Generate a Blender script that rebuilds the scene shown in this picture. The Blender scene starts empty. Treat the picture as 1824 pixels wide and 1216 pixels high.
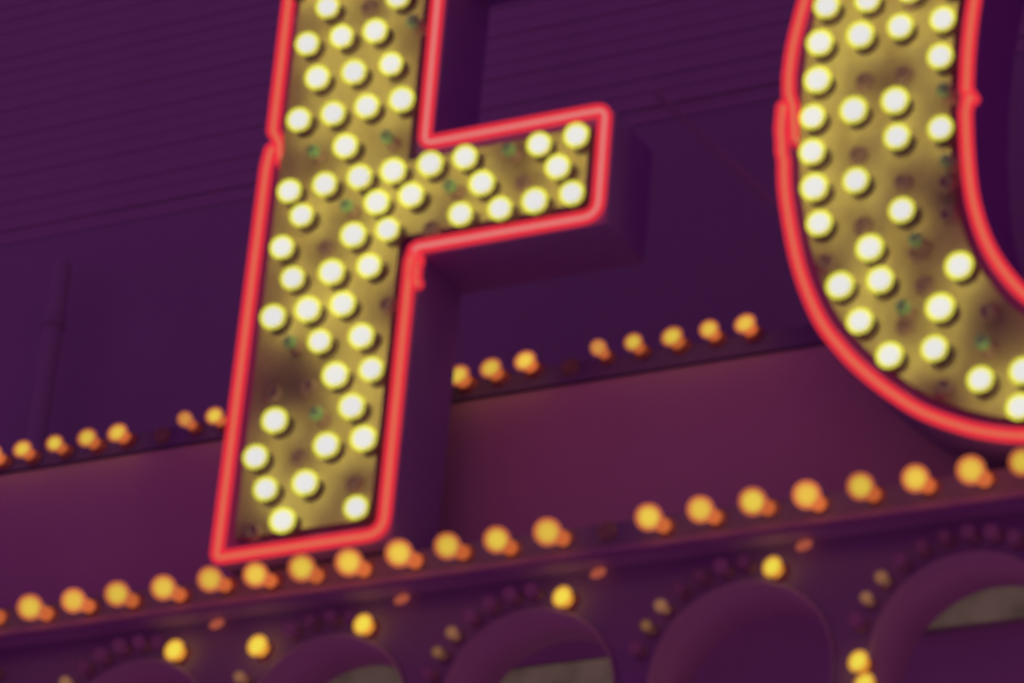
import bpy, bmesh, math, random
from mathutils import Vector, Matrix

random.seed(7)
FSTOP = 7.2
WORLD_COL = (0.104, 0.0212, 0.120, 1)
PANEL_COL = (0.77, 0.68, 0.27)
BULB_SHELL, BULB_CORE, BULB_CORE_R, BULB_W = (1.26, 1.27, 0.085), (0.53, 0.50, 1.28), 0.72, 0.36
AMBER_SHELL, AMBER_CORE, AMBER_CORE_R, AMBER_W = (0.76, 0.185, 0.055), (0.90, 1.02, 0.085), 0.72, 0.008
NEON_SHELL, NEON_CORE, PINK_CORE = (0.90, 0.034, 0.054), (0.48, 0.40, 0.14), (0.52, 0.60, 0.50)
SC = bpy.context.scene
COL = SC.collection

# ------------------------------------------------------------------ camera
cam_data = bpy.data.cameras.new('camera')
cam = bpy.data.objects.new('camera', cam_data)
COL.objects.link(cam)
RIGHT = Vector((0.88287341, 0.46258075, 0.08095427))
UP = Vector((0.14545181, -0.43326587, 0.88945177))
FWD = Vector((-0.44651799, 0.77349837, 0.44980212))
m = Matrix((RIGHT, UP, -FWD)).transposed().to_4x4()
m.translation = Vector((4.4651799, -7.73498374, 1.50197876))
cam.matrix_world = m
cam_data.sensor_width = 36.0
cam_data.lens = 138.75
cam_data.clip_start = 0.1
cam_data.clip_end = 500
cam_data.dof.use_dof = True            # the lens is focused past the sign: everything is a little soft
cam_data.dof.focus_distance = 200.0
cam_data.dof.aperture_fstop = FSTOP
SC.camera = cam

# ------------------------------------------------------------------ night sky, plus an even purple fill added to lift the blacks
world = bpy.data.worlds.new('World')
SC.world = world
world.use_nodes = True
nt = world.node_tree
nt.nodes.clear()
wo = nt.nodes.new('ShaderNodeOutputWorld')
sky = nt.nodes.new('ShaderNodeTexSky')
sky.sky_type = 'NISHITA'
sky.sun_disc = False
sky.sun_elevation = math.radians(-8)
sky.sun_rotation = math.radians(140)
b1 = nt.nodes.new('ShaderNodeBackground')
b1.inputs['Strength'].default_value = 0.05
b2 = nt.nodes.new('ShaderNodeBackground')
b2.inputs['Color'].default_value = WORLD_COL
b2.inputs['Strength'].default_value = 1.0
ad = nt.nodes.new('ShaderNodeAddShader')
nt.links.new(sky.outputs[0], b1.inputs['Color'])
nt.links.new(b1.outputs[0], ad.inputs[0])
nt.links.new(b2.outputs[0], ad.inputs[1])
nt.links.new(ad.outputs[0], wo.inputs['Surface'])

SC.view_settings.view_transform = 'Standard'
SC.view_settings.look = 'None'
SC.view_settings.exposure = 0
SC.view_settings.gamma = 1
SC.cycles.transparent_max_bounces = 24
SC.cycles.max_bounces = 8

# ------------------------------------------------------------------ materials
def paint(name, col, rough=0.6, stain=None, amount=0.3, scale=6.0, spec=0.25, metallic=0.0, stretch=(1, 1, 1), shade_patches=()):
    mt = bpy.data.materials.new(name)
    mt.use_nodes = True
    t = mt.node_tree
    p = t.nodes['Principled BSDF']
    p.inputs['Base Color'].default_value = (*col, 1)
    p.inputs['Roughness'].default_value = rough
    p.inputs['Specular IOR Level'].default_value = spec
    p.inputs['Metallic'].default_value = metallic
    if stain:
        tc = t.nodes.new('ShaderNodeTexCoord')
        mp = t.nodes.new('ShaderNodeMapping')
        mp.inputs['Scale'].default_value = stretch
        nz = t.nodes.new('ShaderNodeTexNoise')
        nz.inputs['Scale'].default_value = scale
        nz.inputs['Detail'].default_value = 5
        rp = t.nodes.new('ShaderNodeValToRGB')
        rp.color_ramp.elements[0].position = 0.35
        rp.color_ramp.elements[0].color = (0, 0, 0, 1)
        rp.color_ramp.elements[1].position = 0.7
        rp.color_ramp.elements[1].color = (amount,) * 3 + (1,)
        mx = t.nodes.new('ShaderNodeMix')
        mx.data_type = 'RGBA'
        mx.inputs[6].default_value = (*col, 1)
        mx.inputs[7].default_value = (*stain, 1)
        t.links.new(tc.outputs['Object'], mp.inputs['Vector'])
        t.links.new(mp.outputs[0], nz.inputs['Vector'])
        t.links.new(nz.outputs[0], rp.inputs[0])
        t.links.new(rp.outputs[0], mx.inputs[0])
        last = mx.outputs[2]
        for (sx, sz, sr, sa) in shade_patches:            # dimness round dead bulbs, darkened into the paint
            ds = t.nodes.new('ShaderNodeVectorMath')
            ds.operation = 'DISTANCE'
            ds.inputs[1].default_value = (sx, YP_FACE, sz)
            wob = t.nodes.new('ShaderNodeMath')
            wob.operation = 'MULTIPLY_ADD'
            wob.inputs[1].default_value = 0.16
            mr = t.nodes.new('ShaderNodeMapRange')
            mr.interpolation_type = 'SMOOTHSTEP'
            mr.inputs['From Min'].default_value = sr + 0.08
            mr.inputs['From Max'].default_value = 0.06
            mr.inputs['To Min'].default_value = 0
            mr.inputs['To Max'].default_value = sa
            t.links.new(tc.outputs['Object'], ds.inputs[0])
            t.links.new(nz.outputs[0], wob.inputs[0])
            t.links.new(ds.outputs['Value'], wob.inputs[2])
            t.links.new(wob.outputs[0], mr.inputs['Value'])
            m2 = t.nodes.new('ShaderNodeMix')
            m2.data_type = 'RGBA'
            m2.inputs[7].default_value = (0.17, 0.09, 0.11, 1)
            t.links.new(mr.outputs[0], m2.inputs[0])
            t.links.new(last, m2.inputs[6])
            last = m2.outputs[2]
        t.links.new(last, p.inputs['Base Color'])
    return mt

def glow(name, col, opacity, vary=0.0, blotch=0.0):
    """Luminous glass or gas: gives off light and lets some of what is behind it through."""
    mt = bpy.data.materials.new(name)
    mt.use_nodes = True
    t = mt.node_tree
    t.nodes.clear()
    o = t.nodes.new('ShaderNodeOutputMaterial')
    e = t.nodes.new('ShaderNodeEmission')
    e.inputs['Color'].default_value = (*col, 1)
    if vary:                                  # no two lamps are equally bright
        oi = t.nodes.new('ShaderNodeObjectInfo')
        ma = t.nodes.new('ShaderNodeMath')
        ma.operation = 'MULTIPLY_ADD'
        ma.inputs[1].default_value = vary
        ma.inputs[2].default_value = 1 - vary * 0.6
        t.links.new(oi.outputs['Random'], ma.inputs[0])
        t.links.new(ma.outputs[0], e.inputs['Strength'])
    if blotch:                                # uneven brightness of the added olive panels
        tc = t.nodes.new('ShaderNodeTexCoord')
        nz = t.nodes.new('ShaderNodeTexNoise')
        nz.inputs['Scale'].default_value = 9
        ma = t.nodes.new('ShaderNodeMapRange')
        ma.inputs['From Min'].default_value = 0.3
        ma.inputs['From Max'].default_value = 0.65
        ma.inputs['To Min'].default_value = 1 - blotch
        ma.inputs['To Max'].default_value = 1.0
        t.links.new(tc.outputs['Object'], nz.inputs['Vector'])
        t.links.new(nz.outputs[0], ma.inputs['Value'])
        t.links.new(ma.outputs[0], e.inputs['Strength'])
    tr = t.nodes.new('ShaderNodeBsdfTransparent')
    mx = t.nodes.new('ShaderNodeMixShader')
    mx.inputs[0].default_value = opacity
    t.links.new(tr.outputs[0], mx.inputs[1])
    t.links.new(e.outputs[0], mx.inputs[2])
    t.links.new(mx.outputs[0], o.inputs['Surface'])
    return mt

def thin_glass(name, col, opacity):
    mt = bpy.data.materials.new(name)
    mt.use_nodes = True
    t = mt.node_tree
    p = t.nodes['Principled BSDF']
    p.inputs['Base Color'].default_value = (*col, 1)
    p.inputs['Roughness'].default_value = 0.15
    tr = t.nodes.new('ShaderNodeBsdfTransparent')
    mx = t.nodes.new('ShaderNodeMixShader')
    mx.inputs[0].default_value = opacity
    t.links.new(tr.outputs[0], mx.inputs[1])
    t.links.new(p.outputs[0], mx.inputs[2])
    t.links.new(mx.outputs[0], t.nodes['Material Output'].inputs['Surface'])
    return mt

M = {}
YP_FACE = -0.030
ENAMEL = dict(rough=0.5, stain=(0.36, 0.22, 0.13), amount=0.6, scale=5.5, stretch=(1.6, 1, 0.7))
M['face'] = paint('weathered_yellow_enamel', PANEL_COL, shade_patches=[(-0.12, 0.49, 0.16, 0.75), (-0.20, 0.06, 0.10, 0.75), (0.49, 1.03, 0.07, 0.5), (0.09, 0.18, 0.06, 0.6), (-0.07, 1.15, 0.06, 0.5)], **ENAMEL)
M['face2'] = paint('weathered_yellow_enamel_round', PANEL_COL, shade_patches=[(-0.31, 0.70, 0.11, 0.85), (-0.18, 0.34, 0.13, 0.7), (-0.48, 1.06, 0.07, 0.6), (-0.62, 0.56, 0.07, 0.6), (-0.32, 0.18, 0.07, 0.7)], **ENAMEL)
M['body'] = paint('dark_letter_paint', (0.35, 0.19, 0.52), 0.8, (0.29, 0.16, 0.45), 0.5, 5, spec=0.1)
M['board'] = paint('maroon_board_paint', (0.78, 0.52, 0.58), 0.75, (0.69, 0.45, 0.52), 0.6, 2.2)
M['rail'] = paint('dark_rail_paint', (0.26, 0.18, 0.38), 0.7, (0.22, 0.16, 0.33), 0.5, 8)
M['ledge'] = paint('ledge_paint', (0.32, 0.22, 0.36), 0.7, (0.28, 0.19, 0.33), 0.6, 5)
M['soffit'] = paint('pale_soffit_paint', (0.58, 0.40, 0.52), 0.85, (0.5, 0.34, 0.46), 0.6, 5)
M['mould'] = paint('moulding_red_paint', (0.46, 0.21, 0.42), 0.6, (0.4, 0.18, 0.38), 0.5, 7)
M['clad'] = paint('dark_cladding', (0.56, 0.50, 0.53), 0.6, (0.48, 0.43, 0.46), 0.6, 3, stretch=(1, 1, 0.5))
M['wall'] = paint('dark_render', (0.50, 0.48, 0.50), 0.8, (0.45, 0.44, 0.46), 0.6, 2)
M['backwall'] = paint('arcade_back_paint', (0.95, 0.9, 0.86), 0.8, (0.7, 0.66, 0.66), 0.6, 3)
M['spandrel'] = paint('arcade_paint', (0.41, 0.28, 0.40), 0.85, (0.35, 0.24, 0.35), 0.6, 5)
M['lining'] = paint('arch_lining_paint', (0.80, 0.64, 0.52), 0.8, (0.64, 0.50, 0.45), 0.5, 6)
M['pipe'] = paint('grey_pipe_paint', (0.51, 0.52, 0.50), 0.5)
M['trim'] = paint('dark_panel_trim', (0.16, 0.13, 0.22), 0.8, spec=0.05)
M['socket'] = paint('dark_socket', (0.42, 0.27, 0.22), 0.6)
M['socket_dark'] = paint('sooty_socket', (0.17, 0.10, 0.10), 0.7)  # darker even coat for the sockets of the lit bulbs
M['brass'] = paint('aged_brass_collar', (0.75, 0.32, 0.16), 0.4, metallic=0.3)
M['bulb'] = glow('lit_bulb_glass', BULB_SHELL, 0.4, 0.12)
M['bulb_core'] = glow('lit_bulb_glare', BULB_CORE, 0.8)
M['amber'] = glow('amber_bulb_glass', AMBER_SHELL, 0.5, 0.35)
M['amber_core'] = glow('amber_bulb_glare', AMBER_CORE, 0.42, 0.3)
M['amber2'] = glow('weak_amber_bulb_glass', (0.66, 0.17, 0.055), 0.5)
M['amber2_core'] = glow('weak_amber_bulb_glare', (0.62, 0.42, 0.06), 0.42)
M['gold'] = glow('gold_bulb_glass', (0.95, 0.42, 0.05), 0.5, 0.25)
M['gold_core'] = glow('gold_bulb_glare', (0.84, 1.05, 0.10), 0.7)
M['dim'] = glow('dim_bulb_glass', (0.066, 0.0105, 0.046), 0.4, 0.6)
M['dim_core'] = glow('dim_bulb_glare', (0.08, 0.012, 0.048), 0.5)
M['olive'] = glow('dim_olive_bulb_glass', (0.20, 0.080, 0.050), 0.45, 0.9)
M['olive_core'] = glow('dim_olive_bulb_glare', (0.30, 0.14, 0.055), 0.6)
M['lamp'] = glow('orange_lamp_lens', (0.40, 0.085, 0.048), 0.75)
M['neon'] = glow('red_neon_glass', NEON_SHELL, 0.62)
M['neon_core'] = glow('red_neon_gas', NEON_CORE, 0.9)
M['pink_core'] = glow('pink_neon_gas', PINK_CORE, 0.9)
M['unlit'] = thin_glass('unlit_green_glass', (0.42, 0.78, 0.36), 0.7)  # green glint on the dead bulbs, put into the glass colour
M['pane'] = glow('olive_lit_pane', (0.092, 0.055, 0.049), 0.9, blotch=0.5)
M['frame'] = paint('lightbox_frame_paint', (0.5, 0.4, 0.4), 0.6)

# ------------------------------------------------------------------ object helpers
def link(name, me, mat, parent=None, smooth=False):
    o = bpy.data.objects.new(name, me)
    if mat is not None and not me.materials:
        me.materials.append(mat)
    if smooth:
        for f in me.polygons:
            f.use_smooth = True
    COL.objects.link(o)
    o.parent = parent
    return o

def from_bm(name, bm, mat, parent=None, smooth=False):
    bmesh.ops.recalc_face_normals(bm, faces=bm.faces)
    me = bpy.data.meshes.new(name)
    bm.to_mesh(me)
    bm.free()
    return link(name, me, mat, parent, smooth)

def thing(name, loc, label, cat, group=None):
    o = bpy.data.objects.new(name, None)
    o.empty_display_size = 0.1
    COL.objects.link(o)
    o.location = loc
    o['label'] = label
    o['category'] = cat
    if group:
        o['group'] = group
    return o

def add_box(bm, x0, x1, y0, y1, z0, z1, bevel=0.0):
    r = bmesh.ops.create_cube(bm, size=1)
    for v in r['verts']:
        v.co = Vector(((x0 + x1) / 2 + v.co.x * (x1 - x0), (y0 + y1) / 2 + v.co.y * (y1 - y0), (z0 + z1) / 2 + v.co.z * (z1 - z0)))
    if bevel:
        es = list({e for v in r['verts'] for e in v.link_edges})
        bmesh.ops.bevel(bm, geom=es, offset=bevel, segments=2, affect='EDGES')

def box(name, mat, parent, x0, x1, y0, y1, z0, z1, bevel=0.0, org=(0, 0, 0)):
    bm = bmesh.new()
    add_box(bm, x0 - org[0], x1 - org[0], y0 - org[1], y1 - org[1], z0 - org[2], z1 - org[2], bevel)
    return from_bm(name, bm, mat, parent)

def lathe_mesh(name, prof, mat, n=20):
    """prof: (radius, y) pairs, turned about the local Y axis."""
    bm = bmesh.new()
    rings = []
    for r, y in prof:
        if r < 1e-6:
            rings.append([bm.verts.new((0, y, 0))])
        else:
            rings.append([bm.verts.new((r * math.cos(2 * math.pi * k / n), y, r * math.sin(2 * math.pi * k / n))) for k in range(n)])
    for a, b in zip(rings, rings[1:]):
        for k in range(n):
            k2 = (k + 1) % n
            if len(a) == 1:
                bm.faces.new((a[0], b[k], b[k2]))
            elif len(b) == 1:
                bm.faces.new((a[k], a[k2], b[0]))
            else:
                bm.faces.new((a[k], b[k], b[k2], a[k2]))
    bmesh.ops.recalc_face_normals(bm, faces=bm.faces)
    me = bpy.data.meshes.new(name)
    bm.to_mesh(me)
    bm.free()
    me.materials.append(mat)
    for f in me.polygons:
        f.use_smooth = True
    return me

def globe_prof(R, neck_r, back):
    """round globe centred on the origin with a neck that runs back to y = back"""
    a0 = math.asin(neck_r / R)
    pr = [(0, -R)]
    for k in range(1, 13):
        a = math.pi - (math.pi - a0 * 1.25) * k / 12
        pr.append((R * math.sin(a), R * math.cos(a)))
    pr.append((neck_r * 1.02, R * math.cos(a0) + 0.12 * R))
    pr.append((neck_r, back))
    pr.append((0, back))
    return pr

def ball_prof(R):
    return [(R * math.sin(math.pi * k / 10) if 0 < k < 10 else 0, -R * math.cos(math.pi * k / 10)) for k in range(11)]

def collar_prof(r, y0, y1):
    return [(0, y0), (r * 0.93, y0), (r, y0 + 0.003), (r, y1 - 0.005), (r * 1.25, y1 - 0.004), (r * 1.25, y1), (0, y1)]

class BulbKind:
    def __init__(self, name, glass, core, R, neck, L, sock, core_r, collar, sock_len=0.02, soft=False):
        self.name = name
        self.g = lathe_mesh(name, globe_prof(R, neck, L - sock_len), glass)
        self.c = lathe_mesh('glare_core', ball_prof(R * core_r), core, 14) if core else None
        if self.c and soft:                      # a second, smaller ball inside: the glare fades outwards
            bm = bmesh.new()
            bm.from_mesh(self.c)
            bm2 = bmesh.new()
            bm2.from_mesh(self.c)
            bmesh.ops.scale(bm2, vec=(0.62, 0.62, 0.62), verts=bm2.verts)
            me2 = bpy.data.meshes.new('glare_inner')
            bm2.to_mesh(me2)
            bm.from_mesh(me2)
            bm.to_mesh(self.c)
            bm.free(), bm2.free()
            for f in self.c.polygons:
                f.use_smooth = True
        self.s = lathe_mesh('socket', collar_prof(sock, L - sock_len, L), collar, 16)

    def put(self, parent, p, tilt=0.0, power=0.0, col=(1, 1, 1), oval=1.0, lean=0.0):
        g = bpy.data.objects.new(self.name, self.g)
        COL.objects.link(g)
        g.parent = parent
        g.location = Vector(p) - parent.location
        g.rotation_euler = (tilt + random.uniform(-0.05, 0.05), -math.radians(lean), random.uniform(-0.05, 0.05))
        k = random.uniform(0.95, 1.05)
        g.scale = (oval * k, k, k)
        s = bpy.data.objects.new('socket', self.s)
        COL.objects.link(s)
        s.parent = g
        if self.c:
            c = bpy.data.objects.new('glare_core', self.c)
            COL.objects.link(c)
            c.parent = g
        if power:
            ld = bpy.data.lights.new('bulb_light', 'POINT')
            ld.energy = power * random.uniform(0.85, 1.15)
            ld.color = col
            ld.shadow_soft_size = 0.0
            lo = bpy.data.objects.new('bulb_light', ld)
            COL.objects.link(lo)
            lo.parent = g
        return g

def tube_mesh(name, pts, rad, mat, closed=False, n=14):
    """round tube with rounded ends along a smooth 3-D path"""
    pts = [Vector(p) for p in pts]
    N = len(pts)
    bm = bmesh.new()
    rings = []
    ref = Vector((0, 1, 0))
    tang = []
    for i in range(N):
        a = pts[i - 1] if (i or closed) else pts[i]
        b = pts[(i + 1) % N] if (i < N - 1 or closed) else pts[i]
        tang.append((b - a).normalized())
    nrm = (ref - tang[0] * ref.dot(tang[0]))
    if nrm.length < 0.05:
        nrm = Vector((0, 0, 1)) - tang[0] * tang[0].z
    nrm.normalize()
    seq = [(i, 0.0, 1.0) for i in range(N)]
    if not closed:
        cap = [(-1.0, 0.15), (-0.85, 0.53), (-0.5, 0.87)]
        seq = [(0, o, s) for o, s in cap] + seq + [(N - 1, -o, s) for o, s in reversed(cap)]
    for i, off, sc in seq:
        t = tang[i]
        nrm = (nrm - t * nrm.dot(t)).normalized()
        bn = t.cross(nrm)
        c = pts[i] + t * off * rad
        rings.append([bm.verts.new(c + (nrm * math.cos(2 * math.pi * k / n) + bn * math.sin(2 * math.pi * k / n)) * rad * sc) for k in range(n)])
    pairs = list(zip(rings, rings[1:]))
    if closed:
        pairs.append((rings[-1], rings[0]))
    for a, b in pairs:
        for k in range(n):
            k2 = (k + 1) % n
            bm.faces.new((a[k], b[k], b[k2], a[k2]))
    if not closed:
        bm.faces.new(rings[0])
        bm.faces.new(rings[-1])
    bmesh.ops.recalc_face_normals(bm, faces=bm.faces)
    me = bpy.data.meshes.new(name)
    bm.to_mesh(me)
    bm.free()
    me.materials.append(mat)
    for f in me.polygons:
        f.use_smooth = True
    return me

def fillet(pts, radii, step=5):
    """polyline (x, y, z) with rounded corners"""
    pts = [Vector(p) for p in pts]
    out = []
    for i, p in enumerate(pts):
        if i in (0, len(pts) - 1) or radii[i] <= 0:
            out.append(p)
            continue
        a = (pts[i - 1] - p).normalized()
        b = (pts[i + 1] - p).normalized()
        ang = a.angle(b)
        d = min(radii[i] / math.tan(ang / 2), (pts[i - 1] - p).length * 0.49, (pts[i + 1] - p).length * 0.49)
        s, e = p + a * d, p + b * d
        for k in range(step + 1):
            t = k / step
            out.append((s * (1 - t) + p * t) * (1 - t) + (p * (1 - t) + e * t) * t)
    res = [out[0]]
    for q in out[1:]:
        d = (q - res[-1]).length
        if d < 1e-4:
            continue
        k = max(1, int(d / 0.05))
        base = res[-1].copy()
        for j in range(1, k + 1):
            res.append(base.lerp(q, j / k))
    return res

def offset_poly(pts, d):
    """counter-clockwise outline moved outwards by d (inwards when negative)"""
    n = len(pts)
    out = []
    for i in range(n):
        p0, p1, p2 = (Vector(pts[(i + k) % n]) for k in (-1, 0, 1))
        e1, e2 = (p1 - p0).normalized(), (p2 - p1).normalized()
        n1, n2 = Vector((e1.y, -e1.x)), Vector((e2.y, -e2.x))
        bis = (n1 + n2).normalized()
        out.append(p1 + bis * (d / max(0.3, bis.dot(n1))))
    return [(v.x, v.y) for v in out]

def add_prism(bm, pts, y0, y1, hole=None):
    """outline in the x-z plane given depth from y0 (front) to y1 (back)"""
    def ring(ps, y):
        return [bm.verts.new((x, y, z)) for x, z in ps]
    f, b = ring(pts, y0), ring(pts, y1)
    n = len(pts)
    for i in range(n):
        j = (i + 1) % n
        bm.faces.new((f[i], f[j], b[j], b[i]))
    if hole:
        hf, hb = ring(hole, y0), ring(hole, y1)
        for i in range(n):
            j = (i + 1) % n
            bm.faces.new((hf[i], hb[i], hb[j], hf[j]))
            bm.faces.new((f[i], hf[i], hf[j], f[j]))
            bm.faces.new((b[i], b[j], hb[j], hb[i]))
    else:
        for r, rev in ((f, False), (b, True)):
            bm.faces.new(list(reversed(r)) if rev else r)
        bm.normal_update()
        bmesh.ops.triangulate(bm, faces=[q for q in bm.faces if len(q.verts) > 4])

def catmull(pts, per=6):
    n = len(pts)
    out = []
    for i in range(n):
        p = [Vector(pts[(i + k) % n]) for k in (-1, 0, 1, 2)]
        for s in range(per):
            t = s / per
            q = 0.5 * ((2 * p[1]) + (p[2] - p[0]) * t + (2 * p[0] - 5 * p[1] + 4 * p[2] - p[3]) * t * t + (3 * p[1] - p[0] - 3 * p[2] + p[3]) * t ** 3)
            out.append((q.x, q.y))
    return out

# ------------------------------------------------------------------ positions on the building (metres; x along the front, z up)
F_LIT = [
    (-0.6262, 7.085), (-0.4058, 7.0712), (-0.677, 6.9781), (-0.5697, 6.9787), (-0.4646, 6.9741), (-0.6314, 6.8627), (-0.5173, 6.8569),
    (-0.4034, 6.858), (-0.6744, 6.7402), (-0.5678, 6.7383), (-0.4643, 6.7402), (-0.3581, 6.7396), (-0.5169, 6.6283), (-0.6771, 6.5218),
    (-0.5682, 6.5219), (-0.4622, 6.5241), (-0.3602, 6.5234), (-0.249, 6.5225), (-0.1457, 6.523), (0.0717, 6.5196), (0.1781, 6.5255),
    (0.1319, 6.4418), (-0.0876, 6.4352), (-0.6289, 6.4397), (-0.3997, 6.4365), (-0.2973, 6.4393), (-0.1422, 6.3542), (-0.027, 6.3496),
    (0.0733, 6.3541), (0.1794, 6.3557), (-0.4611, 6.3505), (-0.3579, 6.3486), (-0.6785, 6.3524), (-0.6334, 6.2524), (-0.5155, 6.2502),
    (-0.4023, 6.2487), (-0.6801, 6.1458), (-0.575, 6.1512), (-0.4698, 6.1483), (-0.5273, 6.0499), (-0.4026, 6.0441), (-0.4677, 5.943),
    (-0.3613, 5.9421), (-0.408, 5.8439), (-0.6362, 5.8388), (-0.4708, 5.7437), (-0.3623, 5.7465), (-0.6811, 5.7414), (-0.6385, 5.6447),
    (-0.5219, 5.6454), (-0.5762, 5.548), (-0.3617, 5.5541), (-0.7466, 7.1831), (-0.6033, 7.1914), (-0.5388, 7.1987), (-0.6813, 7.205),
]
F_UNLIT = [
    (-0.3494, 6.9796), (-0.3925, 6.6333), (-0.6179, 6.634), (-0.6203, 6.0634), (-0.1846, 6.4467), (-0.0186, 6.5237), (-0.514, 5.841),
    (-0.4941, 6.4454),
]
F_EMPTY = [
    (-0.518, 7.083), (-0.57, 6.352), (-0.25, 6.352), (-0.36, 6.148), (-0.68, 5.943), (-0.575, 5.943),
    (-0.578, 5.744), (-0.402, 5.645), (-0.69, 5.55), (0.01, 6.44), (-0.518, 6.25),
]
O_LIT = [
    (0.8637, 6.7675), (0.9753, 6.7615), (0.8505, 6.6616), (0.96, 6.6615), (1.067, 6.6634), (1.18, 6.6603), (1.177, 6.5547),
    (0.8498, 6.5541), (0.8415, 6.4491), (0.9517, 6.4465), (1.062, 6.4517), (1.071, 6.3484), (1.185, 6.3497), (0.8451, 6.3492),
    (0.8563, 6.2472), (0.9668, 6.2454), (1.092, 6.1395), (0.875, 6.1433), (1.012, 6.0505), (1.043, 5.9579), (0.9386, 5.9605),
    (1.246, 5.9605), (1.201, 5.8568), (0.9947, 5.8552), (1.19, 5.7495), (1.076, 5.7502), (1.309, 5.6494), (1.415, 5.6546),
    (1.408, 5.5626), (1.48, 5.7025), (1.516, 5.5805), (0.8832, 6.8712), (1.088, 6.7649), (1.193, 6.7617),
]
O_UNLIT = [
    (1.189, 6.4565), (1.204, 6.2551), (1.13, 6.0525), (1.104, 5.8746), (1.309, 5.748),
]
O_EMPTY = [
    (0.9581, 6.5517), (1.062, 6.55), (1.079, 6.7598), (0.9508, 6.3428), (1.074, 6.2421), (0.9717, 6.1404), (0.8777, 6.0544),
    (1.118, 6.0384), (1.139, 5.9476), (1.195, 6.131), (1.305, 5.8469), (1.094, 5.8476), (1.2, 5.6632), (1.189, 6.2189),
]
LOWER_ROW = [
    (-1.358, 5.428), (-1.222, 5.43), (-1.087, 5.4318), (-0.9453, 5.4311), (-0.805, 5.4365), (-0.6683, 5.4313), (-0.5323, 5.4322),
    (-0.3944, 5.4295), (-0.251, 5.435), (-0.1137, 5.4366), (0.0253, 5.4346), (0.1653, 5.4367), (0.4403, 5.438), (0.5781, 5.4397),
    (0.7156, 5.4412), (0.8559, 5.439), (0.9941, 5.4413), (1.133, 5.4417), (1.271, 5.4436), (1.398, 5.4452),
]
UPPER_ROW = [
    (-1.811, 6.0834), (-1.709, 6.0839), (-1.601, 6.0853), (-1.493, 6.0865), (-1.393, 6.087), (-1.078, 6.0907), (-0.3216, 6.094),
    (-0.2246, 6.1), (-0.1233, 6.1053), (0.1927, 6.1081), (0.3038, 6.1062), (0.4087, 6.1099), (0.5097, 6.1093),
]
UPPER_DIM = [
    (-1.173, 6.0949), (0.092, 6.1082),
]
CROWN_LIT = [
    (-0.9616, 5.3011), (-0.4004, 5.3042), (0.1634, 5.308), (0.7274, 5.3139), (-0.7085, 5.2832), (0.9621, 5.0428),
    (0.9803, 4.9843),
]
SOFFIT_STREAK = [
    (-0.8505, 5.3543), (-0.3033, 5.3607), (0.2497, 5.3627), (0.8007, 5.3671),
]

# ------------------------------------------------------------------ the wall far behind
wall = thing('rear_wall', (0, 1.6, 5.0), 'dark purple rear wall with lapped boards across its top, behind the letters', 'wall')
box('wall_panel', M['wall'], wall, -4.6, 3.4, 1.6, 1.8, 4.6, 9.4, org=(0, 1.6, 5.0))
bm = bmesh.new()
r0, pitch = 0.0, 0.0535
vs = [bm.verts.new(c) for c in ((-4.6, -0.009, 0), (3.4, -0.009, 0), (3.4, -0.005, pitch + 0.006), (-4.6, -0.005, pitch + 0.006), (-4.6, 0, 0), (3.4, 0, 0), (3.4, 0, pitch + 0.006), (-4.6, 0, pitch + 0.006))]
for q in ((0, 1, 2, 3), (4, 7, 6, 5), (0, 4, 5, 1), (3, 2, 6, 7), (0, 3, 7, 4), (1, 5, 6, 2)):
    bm.faces.new([vs[k] for k in q])
cl = from_bm('cladding_board', bm, M['clad'], wall)
for k in range(22):
    o = cl if k == 0 else cl.copy()
    if k:
        COL.objects.link(o)
    o.location = (0, (-random.uniform(0, 0.003)) if k else 0.004, 2.62 + k * pitch)

pipe = thing('drain_pipe', (-2.56, 1.46, 4.7), 'pale vertical pipe running up the rear wall at far left', 'pipe')
link('pipe_shaft', tube_mesh('pipe_shaft', [(0, 0, 0), (0, 0, 1.2), (0, 0, 2.7)], 0.032, M['pipe']), None, pipe)
for zz in (1.6, 2.5):
    c = link('pipe_clamp', lathe_mesh('pipe_clamp', [(0.030, -0.02), (0.040, -0.02), (0.040, 0.02), (0.030, 0.02)], M['pipe'], 16), None, pipe)
    c.location = (0, 0, zz)
    c.rotation_euler = (math.pi / 2, 0, 0)

# ------------------------------------------------------------------ bulb kinds
BIG = BulbKind('light_bulb', M['bulb'], M['bulb_core'], 0.0315, 0.017, 0.048, 0.022, BULB_CORE_R, M['socket_dark'])
OFF = BulbKind('unlit_bulb', M['unlit'], None, 0.0185, 0.012, 0.045, 0.017, 1, M['socket'], 0.03)
AMB = BulbKind('amber_bulb', M['amber'], M['amber_core'], 0.0345, 0.0180, 0.094, 0.020, AMBER_CORE_R, M['brass'], 0.015, True)
SML = BulbKind('amber_bulb', M['amber'], M['amber_core'], 0.0235, 0.014, 0.062, 0.017, AMBER_CORE_R, M['brass'], 0.022, True)
SMD = BulbKind('weak_amber_bulb', M['amber2'], M['amber2_core'], 0.0225, 0.014, 0.062, 0.017, AMBER_CORE_R, M['brass'], 0.022, True)
GLD = BulbKind('gold_bulb', M['gold'], M['gold_core'], 0.0235, 0.015, 0.046, 0.017, 0.7, M['brass'], 0.016)
DIM = BulbKind('dim_bulb', M['dim'], M['dim_core'], 0.019, 0.012, 0.040, 0.014, 0.7, M['socket'], 0.012)
OLV = BulbKind('olive_bulb', M['olive'], M['olive_core'], 0.0165, 0.011, 0.040, 0.014, 0.7, M['socket'], 0.012)
EMPTY_SOCKET = lathe_mesh('empty_socket', [(0.0, -0.011), (0.013, -0.011), (0.014, -0.014), (0.0205, -0.014), (0.0215, -0.004), (0.026, -0.003), (0.026, 0.0)], M['socket'], 16)

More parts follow.
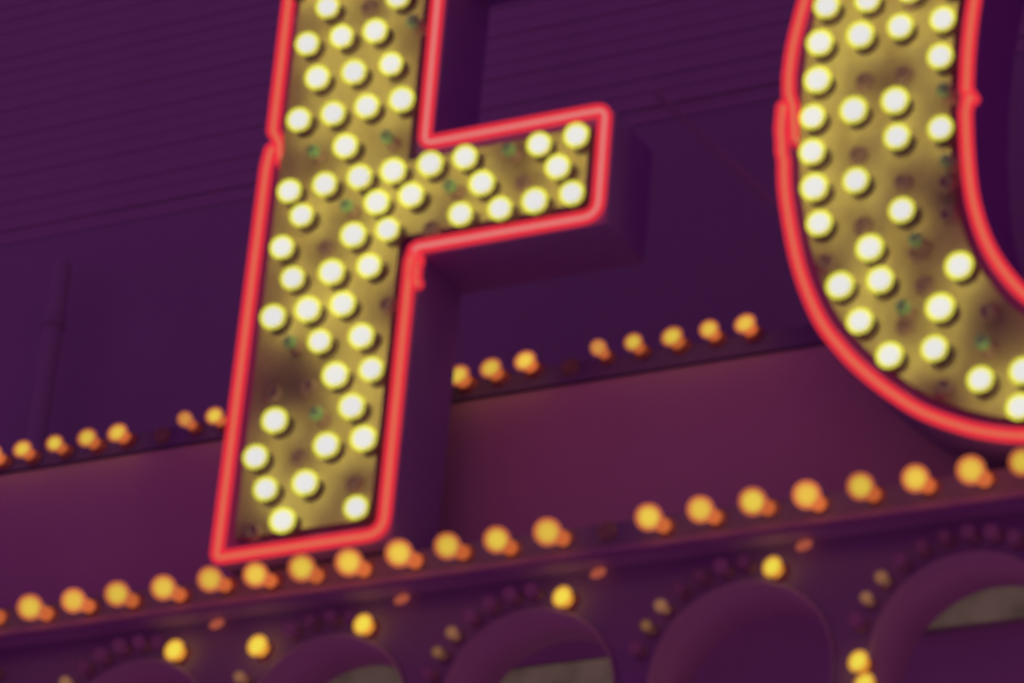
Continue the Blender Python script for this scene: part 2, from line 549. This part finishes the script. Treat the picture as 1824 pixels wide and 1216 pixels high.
def dark_sides(o):
    """the folded sides of a face panel are painted dark"""
    o.data.materials.append(M['trim'])
    for f in o.data.polygons:
        if abs(f.normal.y) < 0.5:
            f.material_index = 1

def fill_bulbs(root, lit, unlit, empty):
    for x, z in lit:
        BIG.put(root, (x, YB, z), power=BULB_W, col=(1.0, 0.83, 0.16), oval=1.12, lean=35)
    for x, z in unlit:
        OFF.put(root, (x, YB + 0.003, z))
    for x, z in empty:
        o = bpy.data.objects.new('empty_socket', EMPTY_SOCKET)
        COL.objects.link(o)
        o.parent = root
        o.location = Vector((x, YP, z)) - root.location

TUBE_R = 0.0190
def neon(root, path, core='neon_core', closed=False):
    pts = [Vector(p) - root.location for p in path]
    o = link('neon_tube', tube_mesh('neon_tube', pts, TUBE_R, M['neon'], closed), None, root)
    link('gas_core', tube_mesh('gas_core', pts, TUBE_R * 0.25, M[core], closed, 10), None, o)
    return o

YB, YP, YT = -0.078, -0.030, -0.030
# ------------------------------------------------------------------ the letter F
F = thing('letter_sign', (-0.5, 0.0, 5.48), 'upright letter F with scattered lit bulbs inside a red neon outline', 'letter sign', 'bulb letters with red neon outlines')
F_OUT = [(-0.790, 5.499), (-0.306, 5.499), (-0.306, 6.308), (0.233, 6.308), (0.233, 6.618), (-0.306, 6.618), (-0.306, 7.20), (0.33, 7.20), (0.33, 7.52), (-0.790, 7.52)]
bm = bmesh.new()
add_prism(bm, [(x + 0.5, z - 5.48) for x, z in offset_poly(F_OUT, 0.010)], 0.0, 0.225)
from_bm('letter_body', bm, M['body'], F)
bm = bmesh.new()
add_prism(bm, [(x + 0.5, z - 5.48) for x, z in offset_poly(F_OUT, -0.042)], YP, -0.0005)
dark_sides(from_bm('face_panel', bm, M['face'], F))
fill_bulbs(F, F_LIT, F_UNLIT, F_EMPTY)
T = YT
# left edge, upper tube: its lower end kinks inwards and turns back into the letter
neon(F, fillet([(-0.306, T, 7.20), (-0.306, T, 7.195), (0.33, T, 7.20), (0.33, T, 7.52), (-0.79, T, 7.52), (-0.785, T, 6.752), (-0.764, T + 0.006, 6.716), (-0.757, T + 0.01, 6.668), (-0.757, 0.03, 6.655)], [0, 0, .03, .03, .03, .01, .02, .015, 0]))
# left edge, lower tube: down, along the foot and up the right side to the notch
neon(F, fillet([(-0.781, 0.03, 6.705), (-0.784, T, 6.700), (-0.792, T, 6.64), (-0.795, T, 5.493), (-0.305, T, 5.496), (-0.308, T, 6.263), (-0.305, T, 6.284), (-0.304, -0.002, 6.288)], [0, .015, .02, .014, .050, .03, .015, 0]))
# short return tube beside the notch
neon(F, fillet([(-0.297, -0.002, 6.215), (-0.296, T + 0.010, 6.218), (-0.294, T + 0.010, 6.24), (-0.300, T + 0.016, 6.276), (-0.302, -0.002, 6.28)], [0, .01, .02, .01, 0]))
# cross arm and the right side of the upright above it
neon(F, fillet([(-0.304, -0.002, 6.292), (-0.303, T, 6.300), (-0.288, T, 6.309), (0.233, T, 6.307), (0.231, T, 6.619), (-0.303, T, 6.621), (-0.309, T, 7.1), (-0.309, T, 7.19)], [0, .008, .012, .045, .026, .024, .03, 0]), 'pink_core')

# ------------------------------------------------------------------ the letter O
O = thing('letter_sign', (1.5, 0.0, 5.48), 'rounded letter O of lit bulbs between two curved red neon tubes', 'letter sign', 'bulb letters with red neon outlines')
ZC, XC = 6.49, 1.50
qo = [(0.744, 6.49), (0.7475, 6.368), (0.759, 6.253), (0.802, 6.064), (0.863, 5.912), (0.926, 5.818), (0.988, 5.746), (1.066, 5.673), (1.150, 5.609), (1.253, 5.556), (1.334, 5.527), (1.402, 5.512)]
qi = [(1.2295, 6.49), (1.231, 6.388), (1.2395, 6.274), (1.256, 6.161), (1.288, 6.054), (1.331, 5.968), (1.393, 5.884), (1.445, 5.845)]
def full(q, zb):
    left_low = q + [(XC, zb)]
    right_low = [(2 * XC - x, z) for x, z in reversed(q)]
    right_up = [(2 * XC - x, 2 * ZC - z) for x, z in q[1:]]
    left_up = [(x, 2 * ZC - z) for x, z in reversed(q[1:])]
    return catmull(left_low + right_low + right_up + [(XC, 2 * ZC - zb)] + left_up, 5)
O_OUT, O_IN = full(qo, 5.502), full(qi, 5.832)
def radial(n, inner):
    """n points at even angles on an outline, so that two outlines can be joined"""
    pts = [(x - XC, z - ZC) for x, z in inner]
    out = []
    for k in range(n):
        a = 2 * math.pi * k / n
        d = Vector((math.cos(a), math.sin(a)))
        for i in range(len(pts)):
            p, q = Vector(pts[i]), Vector(pts[(i + 1) % len(pts)])
            e = q - p
            den = d.x * e.y - d.y * e.x
            if abs(den) < 1e-9:
                continue
            t = (p.x * e.y - p.y * e.x) / den
            s = (p.x * d.y - p.y * d.x) / den
            if t > 0 and -1e-6 <= s <= 1 + 1e-6:
                out.append((XC + d.x * t, ZC + d.y * t))
                break
    return out
A, B = radial(96, O_OUT), radial(96, O_IN)
loc_o = lambda ps: [(x - 1.5, z - 5.48) for x, z in ps]
bm = bmesh.new()
add_prism(bm, loc_o(offset_poly(A, 0.010)), 0.0, 0.225, loc_o(offset_poly(B, -0.010)))
from_bm('letter_body', bm, M['body'], O)
bm = bmesh.new()
add_prism(bm, loc_o(offset_poly(A, -0.042)), YP, -0.0005, loc_o(offset_poly(B, 0.042)))
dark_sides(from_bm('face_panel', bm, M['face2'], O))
fill_bulbs(O, O_LIT, O_UNLIT, O_EMPTY)
def arc_of(poly, z_hi, upper, right_too=True):
    """the run of the closed outline below (or above) the level z_hi"""
    keep = [p for p in poly if ((p[1] > z_hi) if upper else (p[1] < z_hi))]
    key = lambda p: math.atan2((p[0] - XC) * 0.9, (p[1] - ZC) * (-1 if upper else 1) )
    return sorted(keep, key=lambda p: math.atan2(p[0] - XC, (ZC - p[1]) if not upper else (p[1] - ZC)))
lo = arc_of(O_OUT, 6.50, False)
neon(O, fillet([(0.738, 0.03, 6.535), (0.736, T, 6.528), (0.734, T, 6.46)] + [(x - (0.006 if z > 6.38 and x < XC else 0), T, z) for x, z in lo if z < 6.42] + [(2.27, 0.03, 6.50)], [0, .01, .02] + [0] * (len([1 for x, z in lo if z < 6.42]) + 1)))
hi = arc_of(O_OUT, 6.55, True)
neon(O, fillet([(0.768, 0.03, 6.43), (0.767, T + 0.012, 6.437), (0.762, T + 0.006, 6.52), (0.750, T, 6.56)] + [(x, T, z) for x, z in hi if z > 6.60] + [(2.26, 0.03, 6.56)], [0, .008, .02, .02] + [0] * (len([1 for x, z in hi if z > 6.60]) + 1)))
li = arc_of(O_IN, 6.47, False)
neon(O, fillet([(1.236, -0.002, 6.462), (1.236, T, 6.452), (1.229, T, 6.41)] + [(x, T, z) for x, z in li if z < 6.38] + [(1.77, 0.03, 6.46)], [0, .006, .02] + [0] * (len([1 for x, z in li if z < 6.38]) + 1)))
ui = arc_of(O_IN, 6.47, True)
neon(O, fillet([(1.230, -0.002, 6.470), (1.229, T, 6.476), (1.2295, T, 6.50)] + [(x, T, z) for x, z in ui if z > 6.53] + [(1.77, 0.03, 6.50)], [0, .006, .02] + [0] * (len([1 for x, z in ui if z > 6.53]) + 1)))
link('brace_rod', tube_mesh('brace_rod', [Vector(p) - O.location for p in ((0.03, 0.62, 7.07), (0.40, 0.61, 6.665), (0.80, 0.19, 6.2))], 0.009, M['clad'], False, 8), None, O)

# ------------------------------------------------------------------ maroon board behind the letters with its upper row of bulbs
board = thing('sign_board', (0, 0.36, 5.5), 'maroon board behind the letters, small amber bulbs along its top rail', 'sign board')
bo = (0, 0.36, 5.5)
box('board_panel', M['board'], board, -2.9, 2.6, 0.360, 0.40, 5.40, 6.075, org=bo)
box('top_rail', M['rail'], board, -2.9, 2.6, 0.354, 0.42, 6.050, 6.115, 0.006, bo)
for x, z in UPPER_ROW:
    SML.put(board, (x, 0.29, z), power=AMBER_W * 0.6, col=(1, 0.45, 0.12), oval=random.uniform(1.15, 1.4), lean=28)
for x, z in UPPER_DIM:
    SMD.put(board, (x, 0.29, z))
for x in (-1.285, -1.005, -0.90, -0.80, -0.02):
    o = bpy.data.objects.new('empty_socket', EMPTY_SOCKET)
    COL.objects.link(o)
    o.parent = board
    o.location = Vector((x, 0.354, 6.09 + 0.008 * (x + 1.2))) - board.location

# ------------------------------------------------------------------ ledge the letters stand on, with the lower row of bulbs
ledge = thing('canopy_ledge', (0, 0.05, 5.47), 'long ledge under the letters with one row of large amber bulbs', 'ledge')
lo_ = (0, 0.05, 5.47)
box('ledge_face', M['ledge'], ledge, -2.9, 2.6, 0.05, 0.359, 5.405, 5.478, 0.004, lo_)
box('drip_moulding', M['mould'], ledge, -2.9, 2.6, 0.034, 0.056, 5.386, 5.409, 0.004, lo_)
box('soffit', M['soffit'], ledge, -2.9, 2.6, 0.057, 0.359, 5.388, 5.4035, 0, lo_)
for x, z in LOWER_ROW:
    AMB.put(ledge, (x + 0.007, -0.042, z - 0.007), tilt=math.radians(10), power=AMBER_W, col=(1, 0.45, 0.12))
for x in (-1.515, -1.65):
    AMB.put(ledge, (x + 0.007, -0.042, 5.433), tilt=math.radians(10), power=AMBER_W, col=(1, 0.45, 0.12))
o = bpy.data.objects.new('empty_socket', EMPTY_SOCKET)
COL.objects.link(o)
o.parent = ledge
o.location = Vector((0.289, 0.05, 5.455)) - ledge.location
STREAK = lathe_mesh('marker_lamp', [(0, -0.011), (0.008, -0.010), (0.014, -0.004), (0.014, 0.004), (0.0, 0.006)], M['lamp'], 16)  # glowing discs added for the orange streaks near the lit bulbs
for x, z in SOFFIT_STREAK:
    o = bpy.data.objects.new('marker_lamp', STREAK)
    COL.objects.link(o)
    o.parent = ledge
    o.location = Vector((x, 0.09, 5.366)) - ledge.location
    o.rotation_euler = (math.radians(50), math.radians(-14), 0)
    o.scale = (1.5, 0.9, 0.8)

# ------------------------------------------------------------------ arcade below the ledge
arc = thing('arcade', (0, 0.12, 4.5), 'row of round arches under the ledge, rims dotted with small bulbs', 'arcade')
ao = Vector((0, 0.12, 4.5))
ZA, RA, PER, X0 = 5.06, 0.245, 0.576, 0.062
Y0, Y1 = 0.12, 0.31
for k in range(-4, 5):
    xc = X0 + PER * k
    n = 28
    arch = [(xc - RA, 4.5)] + [(xc - RA * math.cos(math.pi * i / n), ZA + RA * math.sin(math.pi * i / n)) for i in range(n + 1)] + [(xc + RA, 4.5)]
    bm = bmesh.new()
    f = [[bm.verts.new(Vector((x, y, z)) - ao) for x, z in arch] for y in (Y0, Y1)]
    t = [[bm.verts.new(Vector((xc - PER / 2 if i == 0 else xc + PER / 2 if i == len(arch) - 1 else x, y, 5.387)) - ao) for i, (x, z) in enumerate(arch)] for y in (Y0, Y1)]
    for s in (0, 1):
        for i in range(1, len(arch) - 2):
            bm.faces.new((f[s][i], f[s][i + 1], t[s][i + 1], t[s][i]))
        lo1 = bm.verts.new(Vector((xc - PER / 2, (Y0, Y1)[s], 4.5)) - ao)
        lo2 = bm.verts.new(Vector((xc + PER / 2, (Y0, Y1)[s], 4.5)) - ao)
        bm.faces.new((lo1, f[s][0], f[s][1], t[s][1], t[s][0]))
        bm.faces.new((f[s][-1], lo2, t[s][-1], t[s][-2], f[s][-2]))
    from_bm('spandrel', bm, M['spandrel'], arc)
    bm = bmesh.new()
    inner = [(xc - (RA - 0.006), 4.5)] + [(xc - (RA - 0.006) * math.cos(math.pi * i / n), ZA + (RA - 0.006) * math.sin(math.pi * i / n)) for i in range(n + 1)] + [(xc + RA - 0.006, 4.5)]
    rows = [[bm.verts.new(Vector((x, y, z)) - ao) for x, z in ps] for ps, y in ((arch, Y0 - 0.006), (inner, Y0 - 0.006), (inner, Y1 + 0.004), (arch, Y1 + 0.004))]
    for a_, b_ in zip(rows, rows[1:]):
        for i in range(len(arch) - 1):
            bm.faces.new((a_[i], a_[i + 1], b_[i + 1], b_[i]))
    from_bm('arch_lining', bm, M['lining'], arc, True)
    rb = RA + 0.036
    for i in range(-7, 3):
        a = math.radians(i * 12.2 + 2)
        x, z = xc + rb * math.sin(a), ZA + rb * math.cos(a)
        if any(math.hypot(x - q[0], z - q[1]) < 0.045 for q in CROWN_LIT) or abs(x - xc) > PER / 2 - 0.018:
            continue
        (OLV if i in (-5, -4) else DIM).put(arc, (x, 0.08, z))
for x, z in CROWN_LIT:
    GLD.put(arc, (x, 0.075, z), power=AMBER_W * 0.7, col=(1, 0.6, 0.15), oval=1.25, lean=55)

# ------------------------------------------------------------------ behind the arcade
back = thing('arcade_back_wall', (0, 0.95, 4.5), 'dark purple wall seen through the openings of the arches', 'wall')
box('wall_panel', M['backwall'], back, -3.2, 2.8, 0.95, 1.05, 4.3, 5.9, org=(0, 0.95, 4.5))
for (x0, x1, z0, z1), lab in zip([(-0.80, -0.455, 5.255, 5.360), (-0.285, 0.155, 5.215, 5.300), (0.955, 1.42, 5.275, 5.360)],
                            ['dim olive lightbox inside the arch below the letter F', 'wide dim olive lightbox glowing low inside the middle arch', 'dim olive lightbox inside the arch below the letter O']):
    lb = thing('lightbox', (x0, 0.45, z0), lab, 'lightbox', 'olive lightboxes inside the arches')  # added glowing panel stands in for a greenish-lit interior surface
    lo3 = (x0, 0.45, z0)
    box('box_case', M['frame'], lb, x0 - 0.012, x1 + 0.012, 0.452, 0.52, z0 - 0.012, z1 + 0.012, 0.003, lo3)
    box('lit_pane', M['pane'], lb, x0, x1, 0.436, 0.4515, z0, z1, 0.006, lo3)
